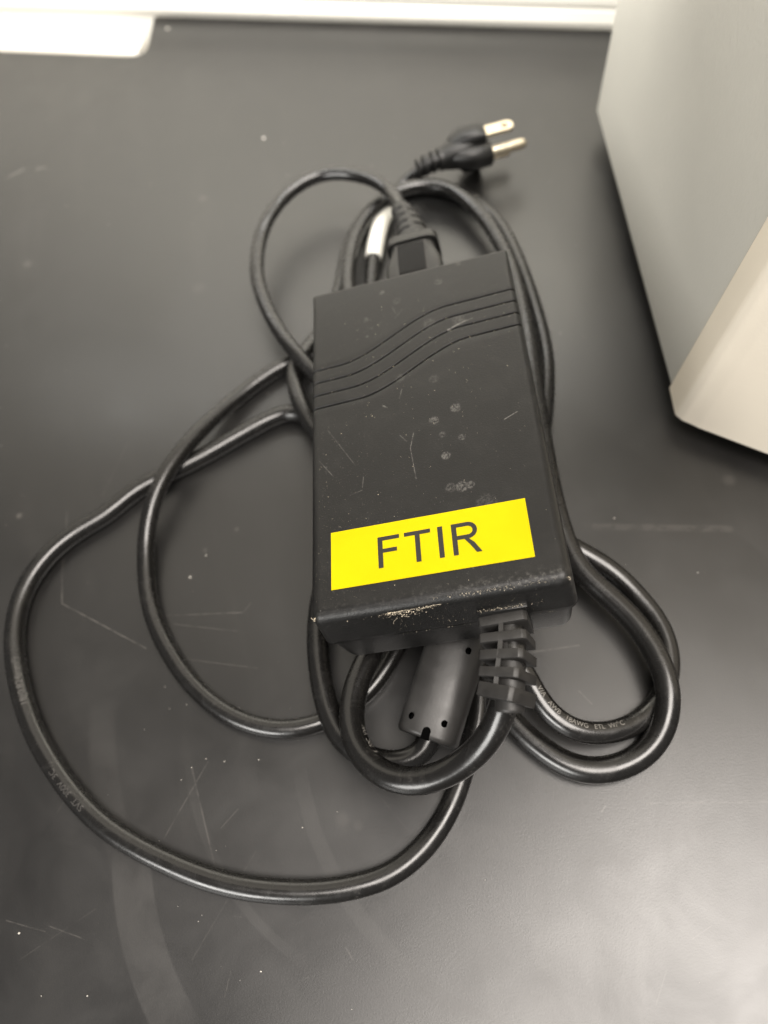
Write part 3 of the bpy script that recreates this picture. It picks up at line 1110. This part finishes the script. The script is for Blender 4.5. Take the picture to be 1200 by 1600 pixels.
def strain_relief():
    # collar plate set in the case notch
    core_pts = [(15.0, -57.0, -13.0), (15.0, -62, -13.0), (14.3, -68, -13.3), (13.3, -74, -14.3), (12.0, -80.5, -17.0)]
    cq, cr = catmull([list(LW(*p)) + [3.5] for p in core_pts], 0.8)
    core = put('strain_relief', tube('strain_relief', cq, cr, 24), M_boot, ad)
    me = bevel_box('collar', LW, 8.3, 20.3, -59.6, -57.5, -21.5, -6.6, 0.25)
    o = put('collar', me, M_case2, core); flat_shade_by_angle(me, 30)
    ribs = [  # centre x, y, z-top half sizes, roll, yaw, thickness
        (14.2, -60.8, -4, 0, 2.5, 11.8, 0, -12.8), (14.0, -65.0, -9, -5, 2.3, 11.5, 3, -12.8), (13.5, -69.1, -15, -10, 2.3, 11.0, 6, -13.0), (12.8, -73.1, -21, -15, 2.3, 10.6, 9, -13.5), (11.9, -77.3, -27, -21, 3.3, 10.3, 13, -14.2)]
    for (x, y, roll, yaw, th, w, pitch, zc) in ribs:
        cen = LW(x, y, zc)
        R = Matrix.Rotation(math.radians(yaw), 3, AX[2]) @ Matrix.Rotation(math.radians(pitch), 3, AX[0]) @ Matrix.Rotation(math.radians(roll), 3, AX[1])
        a0, a1, a2 = R @ AX[0], R @ AX[1], R @ AX[2]
        hz = 4.8
        # octagonal-ish plate: flat top, chamfered upper right corner
        outline = [(-w / 2, -hz), (w / 2, -hz), (w / 2, hz - 0.9), (w / 2 - 0.9, hz), (-w / 2 + 0.5, hz), (-w / 2, hz - 0.5)]
        verts, faces = [], []
        for s in (-th / 2, th / 2):
            for u, v in outline:
                verts.append(cen + a0 * u + a1 * s + a2 * v)
        n = len(outline)
        faces.append(tuple(range(n)))
        faces.append(tuple(range(2 * n - 1, n - 1, -1)))
        for i in range(n):
            j = (i + 1) % n
            faces.append((i, j, n + j, n + i))
        me = mesh_from('rib', verts, faces)
        bm = bmesh.new(); bm.from_mesh(me)
        bmesh.ops.recalc_face_normals(bm, faces=bm.faces)
        bmesh.ops.bevel(bm, geom=list(bm.edges), offset=0.22 * S, segments=2, profile=0.5, affect='EDGES')
        bm.to_mesh(me); bm.free()
        put('rib', me, M_boot, core); flat_shade_by_angle(me, 35)
    # spine web joining the plate tops
    sp = [(13.7, -60.0, -8.7), (13.1, -64.9, -8.7), (12.2, -69.0, -9.0), (11.0, -73, -9.8), (9.8, -77.5, -11.3)]
    rings = []
    for x, y, z in sp:
        rings.append([LW(x - 0.55, y, z + 0.55), LW(x + 0.55, y, z + 0.55), LW(x + 0.9, y, z - 3), LW(x - 0.3, y, z - 3)])
    me = loft('spine', rings)
    put('spine', me, M_boot, core, smooth=False)
strain_relief()

def ferrite():
    a, b = Vector(DATA['FER'][0]), Vector(DATA['FER'][1])
    ax = (b - a).normalized()
    # body extends further in under the adapter
    a = b - ax * 34
    side = ax.cross(Vector((0, 0, 1))).normalized()
    up = side.cross(ax).normalized()
    rings = []
    prof = [(0, 0.82), (0.0, 0.90), (0.5, 0.97), (1.3, 1.0), (17, 1.0), (32.7, 1.0), (33.5, 0.97), (34, 0.90), (34, 0.82)]
    A, B = 8.6, 8.2
    for s, k in prof:
        c = a + ax * s
        rings.append([c + side * (u * k) + up * (v * k) for u, v in sup(A, B, 2.7, 48)])
    me = loft('ferrite_choke', rings)
    o = put('ferrite_choke', me, M_fer, ad)
    flat_shade_by_angle(me, 50)
    # moulding pin holes and end slot, their shade painted as black patches
    def hole(s, ang, r=0.95):
        c = b - ax * s
        t = math.radians(ang)
        ca, sa = math.cos(t), math.sin(t)
        n = 2.7
        rr_ = (abs(ca / A) ** n + abs(sa / B) ** n) ** (-1 / n)
        nrm = (side * ca + up * sa)
        p = c + nrm * (rr_ + 0.10)
        tv = ax
        bv = nrm.cross(tv).normalized()
        rim = [p + tv * (r * math.cos(k * math.pi / 8)) + bv * (r * math.sin(k * math.pi / 8)) for k in range(16)]
        deep = [q - nrm * 0.0 for q in rim]
        ring2 = [p + (q - p) * 0.8 - nrm * 0.03 for q in rim]
        me = loft('pin_hole', [rim, ring2])
        put('pin_hole', me, M_hole_shade, o)
    for s, ang in HOLES:
        hole(s, ang)
    # slot at the cable end
    t = math.radians(SLOT_ANG)
    nrm = side * math.cos(t) + up * math.sin(t)
    bv = nrm.cross(ax).normalized()
    pts = []
    for k in range(17):
        an = math.pi * k / 16
        pts.append((-1.9 - 1.1 * math.sin(an), 1.1 * math.cos(an)))
    pts = [(0.35, 1.1)] + pts + [(0.35, -1.1)]
    top = [b + ax * u + bv * v + nrm * 8.27 for u, v in pts]
    bot = [b + ax * min(u, 0.05) + bv * v + nrm * 5.0 for u, v in pts]
    me = loft('slot', [top, bot])
    put('slot', me, M_hole_shade, o, smooth=False)
    return o
HOLES = [(5.2, 116), (4.4, 55), (25.5, 58), (25.5, 118)]
SLOT_ANG = 90
ferrite()

# small barrel plug ending the cord beneath the case
e1, e0 = qd[-1], qd[-4]
dv = (e1 - e0).normalized()
sd_ = dv.cross(Vector((0, 0, 1))).normalized()
up_ = sd_.cross(dv)
def ringat(c, r, k=20):
    return [c + sd_ * (r * math.cos(2 * math.pi * i / k)) + up_ * (r * math.sin(2 * math.pi * i / k)) for i in range(k)]
me = loft('barrel_plug', [ringat(e1 - dv * 1, 3.5), ringat(e1 + dv * 2, 4.4), ringat(e1 + dv * 15, 4.6), ringat(e1 + dv * 15.5, 4.2)])
bp = put('barrel_plug', me, M_conn, ad)
flat_shade_by_angle(me, 35)
me = loft('sleeve', [ringat(e1 + dv * 15.4, 2.75), ringat(e1 + dv * 24, 2.75)])
put('sleeve', me, M_brass, bp)
flat_shade_by_angle(me, 35)

# ================================================================ mains cord
pc = root('mains_lead', (60, 262, 0), 'black mains cord coiled round the adapter, its three pin plug lying behind', 'power cord')
qa, ra = catmull(DATA['AC'])
acord = put('cord', tube('cord', qa, ra, 28, wob=0.012, seed=9), M_cord, pc)

def connector():
    # appliance connector plugged into the back of the adapter; local frame
    def ring(y, w, h, n, cx=1.2, cz=-13.0, k=40):
        return [LW(cx + u, y, cz + v) for u, v in sup(w, h, n, k)]
    body = loft('appliance_connector', [ring(56.5, 9.8, 7.2, 6), ring(68, 9.8, 7.2, 6), ring(72, 9.4, 7.1, 6), ring(77, 8.0, 6.6, 5), ring(81, 7.7, 6.3, 5),
                                        ring(81.1, 8.9, 7.2, 5), ring(84.6, 8.9, 7.2, 5), ring(85.2, 8.5, 6.8, 5), ring(86.2, 7.0, 6.0, 4), ring(86.8, 6.7, 5.8, 3)])
    o = put('appliance_connector', body, M_conn, pc)
    flat_shade_by_angle(body, 38)
    # recessed grip panel with fine ridges
    me = bevel_box('grip_panel', LW, -4.4, 6.4, 64.0, 79.0, -6.2, -5.75, 0.12, 1)
    g = put('grip_panel', me, M_boot, o, smooth=False)
    for i in range(12):
        y = 64.8 + i * 1.18
        me = bevel_box('ridge', LW, -3.6, 5.6, y, y + 0.5, -5.8, -5.2, 0.08, 1)
        put('ridge', me, M_conn, g, smooth=False)
    # segmented strain relief
    q0 = [list(LW(1.2, 86, -13)) + [6.4], list(LW(0.9, 92, -12.8)) + [5.8], list(LW(0.0, 98, -12.5)) + [5.0], list(LW(-1.6, 104.5, -12.0)) + [4.0], list(LW(-2.6, 107, -11.8)) + [3.4]]
    q, r = catmull(q0, 0.35)
    # notches: alternate half-round slots
    F = frames(q)
    sides = 40
    verts, faces = [], []
    acc = 0.0
    for i, (p, (t, sd, up)) in enumerate(zip(q, F)):
        if i:
            acc += (q[i] - q[i - 1]).length
        for k in range(sides):
            a = 2 * math.pi * k / sides
            rr_ = r[i]
            ph = (acc - 3.0) / 4.6
            side_right = math.cos(a) > 0
            ph2 = ph if side_right else ph + 0.38
            f = ph2 - math.floor(ph2)
            w = abs(math.cos(a * 1.0))
            gd = math.exp(-((f - 0.5) / 0.09) ** 2)
            edge = max(0.0, min(1.0, (w - 0.12) * 6))
            if 2.2 < acc < 18.5:
                rr_ -= 1.25 * gd * edge
            verts.append(p + sd * (math.cos(a) * rr_) + up * (math.sin(a) * rr_))
    n = len(q)
    for i in range(n - 1):
        for k in range(sides):
            k2 = (k + 1) % sides
            faces.append((i * sides + k, i * sides + k2, (i + 1) * sides + k2, (i + 1) * sides + k))
    faces.append(tuple(range(sides)))
    faces.append(tuple((n - 1) * sides + k for k in reversed(range(sides))))
    me = weld(mesh_from('strain_relief', verts, faces))
    put('strain_relief', me, M_conn, o)
connector()

def mains_plug():
    base = Vector(PLUG_BASE)
    ax = Vector(PLUG_DIR).normalized()
    up = Vector((0, 0, 1))
    side = ax.cross(up).normalized()     # towards the viewer
    up = side.cross(ax).normalized()
    def P(a, s, u):
        return base + ax * a + side * s + up * u
    def ring(a, w, h, n=2.6, s0=0.0, u0=0.0, k=40):
        return [P(a, s0 + x, u0 + y) for x, y in sup(w, h, n, k)]
    body = loft('plug', [ring(-1, 3.9, 4.0), ring(2, 4.8, 5.0, 2.4, -0.2, 0.2), ring(6, 5.6, 6.0, 2.6, -0.6, 0.3), ring(10, 5.8, 6.4, 2.8, -1.0, 0.2),
                         ring(15, 5.4, 6.2, 3, -1.6, 0), ring(16.4, 5.0, 5.8, 3, -1.8, 0), ring(16.9, 4.5, 5.2, 3, -1.8, 0)])
    o = put('plug', body, M_conn, pc, props={'label': 'black three pin mains plug with rounded lobes round its pins'})
    flat_shade_by_angle(body, 50)
    # lobe round the earth pin (viewer side), lobe round the upper blade, lobe round the lower blade
    lobe = loft('pin_lobe', [ring(1.5, 3.0, 3.0, 2.2, 1.0, 0.3), ring(6, 4.6, 4.6, 2.2, 2.6, 0.2), ring(11, 5.0, 5.0, 2.2, 3.6, 0.0), ring(18.0, 4.9, 4.9, 2.3, 3.8, 0.0), ring(18.6, 4.5, 4.5, 2.3, 3.8, 0)])
    put('pin_lobe', lobe, M_conn, o); flat_shade_by_angle(lobe, 50)
    lobe = loft('blade_lobe', [ring(3.5, 3.0, 2.2, 2.4, -2.4, 3.6), ring(7.5, 4.6, 3.4, 2.4, -2.4, 5.2), ring(13, 4.8, 3.5, 2.4, -1.6, 6.0), ring(16.8, 4.4, 3.2, 2.6, -0.8, 6.2), ring(17.2, 4.0, 2.8, 2.6, -0.8, 6.2)])
    put('blade_lobe', lobe, M_conn, o); flat_shade_by_angle(lobe, 50)
    lobe = loft('blade_lobe', [ring(5, 3.0, 2.4, 2.4, -2.5, -3.0), ring(9, 4.4, 5.4, 2.4, -3.5, -6.0), ring(16.8, 4.4, 5.8, 2.6, -4.5, -7.0), ring(17.2, 4.0, 5.4, 2.6, -4.5, -7.0)])
    put('blade_lobe', lobe, M_conn, o); flat_shade_by_angle(lobe, 50)
    # strain relief of rings
    q = [P(-0.5 - i * 0.5, 0, 0 - 0.004 * i * i) for i in range(22)]
    rings = []
    for i, c in enumerate(q):
        s = i * 0.5
        r = 4.5 - 0.06 * s
        f = (s / 3.2) % 1.0
        if f > 0.5:
            r -= 1.6
        rings.append([c + side * (r * math.cos(2 * math.pi * k / 28)) + up * (r * math.sin(2 * math.pi * k / 28)) for k in range(28)])
    me = loft('strain_relief', rings)
    put('strain_relief', me, M_conn, o); flat_shade_by_angle(me, 50)
    # earth pin: round, with a domed tip
    k = 24
    def pr(a, r, s0, u0):
        return [P(a, s0 + r * math.cos(2 * math.pi * i / k), u0 + r * math.sin(2 * math.pi * i / k)) for i in range(k)]
    me = loft('earth_pin', [pr(17.5, 2.1, 3.8, 0), pr(31.4, 2.1, 3.8, 0), pr(32.8, 1.8, 3.8, 0), pr(33.6, 1.2, 3.8, 0), pr(33.9, 0.5, 3.8, 0)])
    put('earth_pin', me, M_brass, o, props={'label': 'round earth pin'}); flat_shade_by_angle(me, 50)
    # flat blades with their holes
    for s0, u0 in ((-0.8, 6.2), (-2.2, -6.6)):
        outline = [(14.5, -2.6), (27.6, -2.6), (29.0, -1.8), (29.4, -0.8), (29.4, 0.8), (29.0, 1.8), (27.6, 2.6), (14.5, 2.6)]
        bm = bmesh.new()
        hc, hr = 25.8, 1.25
        topf = []
        for z in (0.75, -0.75):
            ov = [bm.verts.new(P(a, s0 + s, u0 + z)) for a, s in outline]
            hv = [bm.verts.new(P(hc + hr * math.cos(2 * math.pi * i / 12), s0 + hr * math.sin(2 * math.pi * i / 12), u0 + z)) for i in range(12)]
            topf.append((ov, hv))
        for ov, hv in topf:
            es = []
            for L_ in (ov, hv):
                for i in range(len(L_)):
                    es.append(bm.edges.new((L_[i], L_[(i + 1) % len(L_)])))
            bmesh.ops.triangle_fill(bm, use_beauty=True, edges=es)
        for a_, b_ in ((topf[0][0], topf[1][0]), (topf[0][1], topf[1][1])):
            for i in range(len(a_)):
                j = (i + 1) % len(a_)
                bm.faces.new((a_[i], a_[j], b_[j], b_[i]))
        bmesh.ops.recalc_face_normals(bm, faces=bm.faces)
        for v in bm.verts:
            v.co *= S
        me = bpy.data.meshes.new('blade')
        bm.to_mesh(me); bm.free()
        put('blade', me, M_brass, o, smooth=False)
PLUG_BASE = (52.0, 260.3, 13.0)
PLUG_DIR = (0.995, 0.10, 0.0)
mains_plug()

# white sleeve on the mains cord
def nearest(q, p):
    p = Vector(p)
    return min(range(len(q)), key=lambda i: (q[i] - p).length)
i0, i1 = nearest(qa, [15.8, 224.4, 4.0]), nearest(qa, [25.7, 249.2, 3.2])
if i0 > i1:
    i0, i1 = i1, i0
seg_q, seg_r = qa[i0:i1 + 1], [3.35] * (i1 + 1 - i0)
sv = tube('cable_marker', seg_q, seg_r, 28, wob=0.02, seed=5)
put('cable_marker', sv, M_white, pc, props={'label': 'white marker sleeve wrapped round the cord'})

i = nearest(qa, [-120.7, 71.6, 3.2])
text_on_cord("18(0.824mm\u00b2)", qa, ra, i, math.radians(112), 2.9, M_emb, acord, flip=-1)
i = nearest(qa, [-99.7, 39.1, 3.2])
text_on_cord("SVT  300V  3C", qa, ra, i, math.radians(84), 2.6, M_emb, acord, flip=-1)
i = nearest(qa, [30.5, 46.1, 12.0])
text_on_cord("V/A   AWB   18AWG   ETL  W/\u00b0C", qa, ra, i, math.radians(66), 2.1, M_print, acord, flip=-1)
i = nearest(qd, [-14.8, 35.0, 21.0])
text_on_cord("E  70C  VW", qd, rd, i, math.radians(28), 2.2, M_print, dcord, flip=1)


# ================================================================ loose dust and crumbs
def grains(name, places, mat, parent, props):
    """places: (centre mm, size mm); tiny irregular lumps joined in one mesh"""
    rnd = random.Random(hash(name) % 1000 if False else len(places))
    verts, faces = [], []
    base = [(1, 0, 0), (-1, 0, 0), (0, 1, 0), (0, -1, 0), (0, 0, 1), (0, 0, -1)]
    tri = [(0, 2, 4), (2, 1, 4), (1, 3, 4), (3, 0, 4), (2, 0, 5), (1, 2, 5), (3, 1, 5), (0, 3, 5)]
    for c, r in places:
        s = len(verts)
        c = Vector(c)
        sc = [r * rnd.uniform(0.5, 1.4) for _ in range(3)]
        rot = Matrix.Rotation(rnd.uniform(0, 6.28), 3, Vector((rnd.uniform(-1, 1), rnd.uniform(-1, 1), rnd.uniform(-1, 1) + 0.01)).normalized())
        for b in base:
            verts.append(c + rot @ Vector((b[0] * sc[0], b[1] * sc[1], b[2] * sc[2])))
        faces += [tuple(s + k for k in t) for t in tri]
    me = mesh_from(name, verts, faces)
    return put(name, me, mat, parent, smooth=False, props=props)

rnd = random.Random(11)
pl = []
for i in range(260):       # clump caught on the front edge
    t = rnd.gauss(0, 1)
    x = -8.0 + 3.6 * t
    z = -1.3 - abs(rnd.gauss(0, 0.7 + 0.9 * math.exp(-(t * t)))) + 0.04 * (x + 8)
    y = -58.0 - 0.08 * max(0, -z)
    pl.append((LW(x, y, z), rnd.choice((0.04, 0.05, 0.06, 0.08, 0.14))))
for i in range(260):       # dusting along the rounded edge
    x = rnd.uniform(-2, 28)
    dens = math.exp(-((x - 13) / 8.0) ** 2) + 0.35 * math.exp(-((x - 26) / 2.5) ** 2)
    if rnd.random() > dens + 0.1:
        continue
    pl.append((LW(x, -56.6 + rnd.gauss(0, 0.45), -0.45 + 0.0 * x), rnd.choice((0.04, 0.06, 0.08, 0.11))))
for cx, cy, n in ((-30.6, -56.9, 22), (30.6, -56.6, 30)):     # chipped corners
    for i in range(n):
        pl.append((LW(cx + rnd.gauss(0, 0.35), cy + rnd.gauss(0, 0.25), -0.9 - abs(rnd.gauss(0, 0.3))), rnd.choice((0.06, 0.09, 0.13))))
for i in range(90):       # fallen down the front face
    x = rnd.uniform(-14, 24)
    pl.append((LW(x, -58.45, rnd.uniform(-13.0, -3)), rnd.choice((0.04, 0.05, 0.07))))
for i in range(24):        # on the parting ledge
    x = rnd.uniform(-14, 26)
    pl.append((LW(x, -58.7, -13.3), rnd.choice((0.04, 0.06, 0.08))))
for i in range(260):       # scattered over the top
    x, y = rnd.uniform(-30, 30), rnd.uniform(-54, 45)
    if -27 < x < 25 and -51 < y < -33:
        continue
    pl.append((LW(x, y, 0.03), rnd.choice((0.04, 0.05, 0.06, 0.10))))
for i in range(420):       # fine dust, thicker towards the lower left
    x, y = -30 + abs(rnd.gauss(0, 14)), -54 + abs(rnd.gauss(0, 26))
    if x > 30 or y > 55 or (-26.2 < x < 24.4 and -50.7 < y < -33.6):
        continue
    pl.append((LW(x, y, 0.02), rnd.choice((0.025, 0.03, 0.04))))
for k in range(4):         # crumbs lodged in the grooves
    for i in range(26):
        x = rnd.uniform(-31, 31)
        pl.append((LW(x, wave(k, x) + rnd.uniform(-0.25, 0.25), 0.0 - rnd.uniform(0, 0.35)), rnd.choice((0.05, 0.07, 0.09))))
for i in range(70):
    x = rnd.uniform(8.5, 20)
    pl.append((LW(x, -59.0 + rnd.gauss(0, 0.2), -6.5), rnd.choice((0.05, 0.07, 0.10))))
grains('crumbs', pl, M_crumb, ad, {'kind': 'stuff', 'label': 'pale crumbs and dust caught on the front edge and grooves'})

# wisps of lint on the front edge
def wisp(pts, r=0.035):
    q, rr_ = catmull([list(LW(*p)) + [r] for p in pts], 0.3)
    return q, rr_
vv, ff = [], []
for pts in ([(-12.2, -57.9, -1.9), (-10.5, -58.2, -1.6), (-8.5, -58.2, -1.2), (-6.8, -58.3, -1.4)],
            [(-4.5, -58.3, -1.9), (-3.0, -58.5, -1.0), (-1.0, -58.4, -0.6), (0.8, -58.3, -0.9)],
            [(-12.4, -58.4, -7.5), (-12.0, -58.6, -5.6), (-10.6, -58.5, -4.2)],
            [(-9.5, -58.2, -1.6), (-9.0, -58.9, -3.0), (-7.6, -58.7, -4.2)]):
    q, rr_ = wisp(pts)
    F = frames(q)
    s = len(vv)
    for p, (t, sd, up), r in zip(q, F, rr_):
        for k in range(5):
            a = 2 * math.pi * k / 5
            vv.append(p + sd * math.cos(a) * r + up * math.sin(a) * r)
    for i in range(len(q) - 1):
        for k in range(5):
            ff.append((s + i * 5 + k, s + i * 5 + (k + 1) % 5, s + (i + 1) * 5 + (k + 1) % 5, s + (i + 1) * 5 + k))
put('lint', mesh_from('lint', vv, ff), M_crumb, ad, props={'kind': 'stuff', 'label': 'wisps of pale lint on the front edge'})

# specks on the worktop
BIG_SPECKS = [(-66.9, 106.1, 0.35), (-61.0, 112.7, 0.3), (-66.0, 47.2, 0.3), (-60.6, 45.4, 0.35), (-70.4, 45.6, 0.25), (-50.5, 43.9, 0.25), (-54.7, 60.2, 0.25), (-50.4, 43.9, 0.22), (-121.0, 11.1, 0.4), (-114.4, -4.9, 0.35), (-102.0, -7.0, 0.35), (-81.0, 27.3, 0.3), (-40.1, 23.2, 0.25), (-29.8, 25.4, 0.25), (-76.7, 9.8, 0.2), (-71.3, 5.1, 0.2), (-65.0, 21.8, 0.2), (-76.1, 64.2, 0.22), (-70.7, 64.3, 0.22), (-55.6, -9.5, 0.3), (-61.3, -10.5, 0.2), (-33.3, -21.8, 0.25), (-77.1, 71.2, 0.2), (-58.5, 407.7, 0.8), (-19.5, 311.7, 0.7), (-101.3, 111.5, 0.15), (72.7, 96.5, 0.4), (91.6, 73.0, 0.4), (1.4, 67.9, 0.2), (6.9, 1.1, 0.25), (-84.0, 59.4, 0.2)]
pl = []
for p in BIG_SPECKS:
    pl.append((Vector((p[0], p[1], 0.12)), p[2] * 0.68))
for i in range(160):
    x, y = rnd.uniform(-190, 120), rnd.uniform(-60, 400)
    pl.append((Vector((x, y, 0.03)), rnd.choice((0.05, 0.06, 0.08, 0.14))))
grains('dust_specks', pl, M_dust, None, {'kind': 'stuff', 'label': 'pale dust specks scattered over the black worktop', 'category': 'dust'})
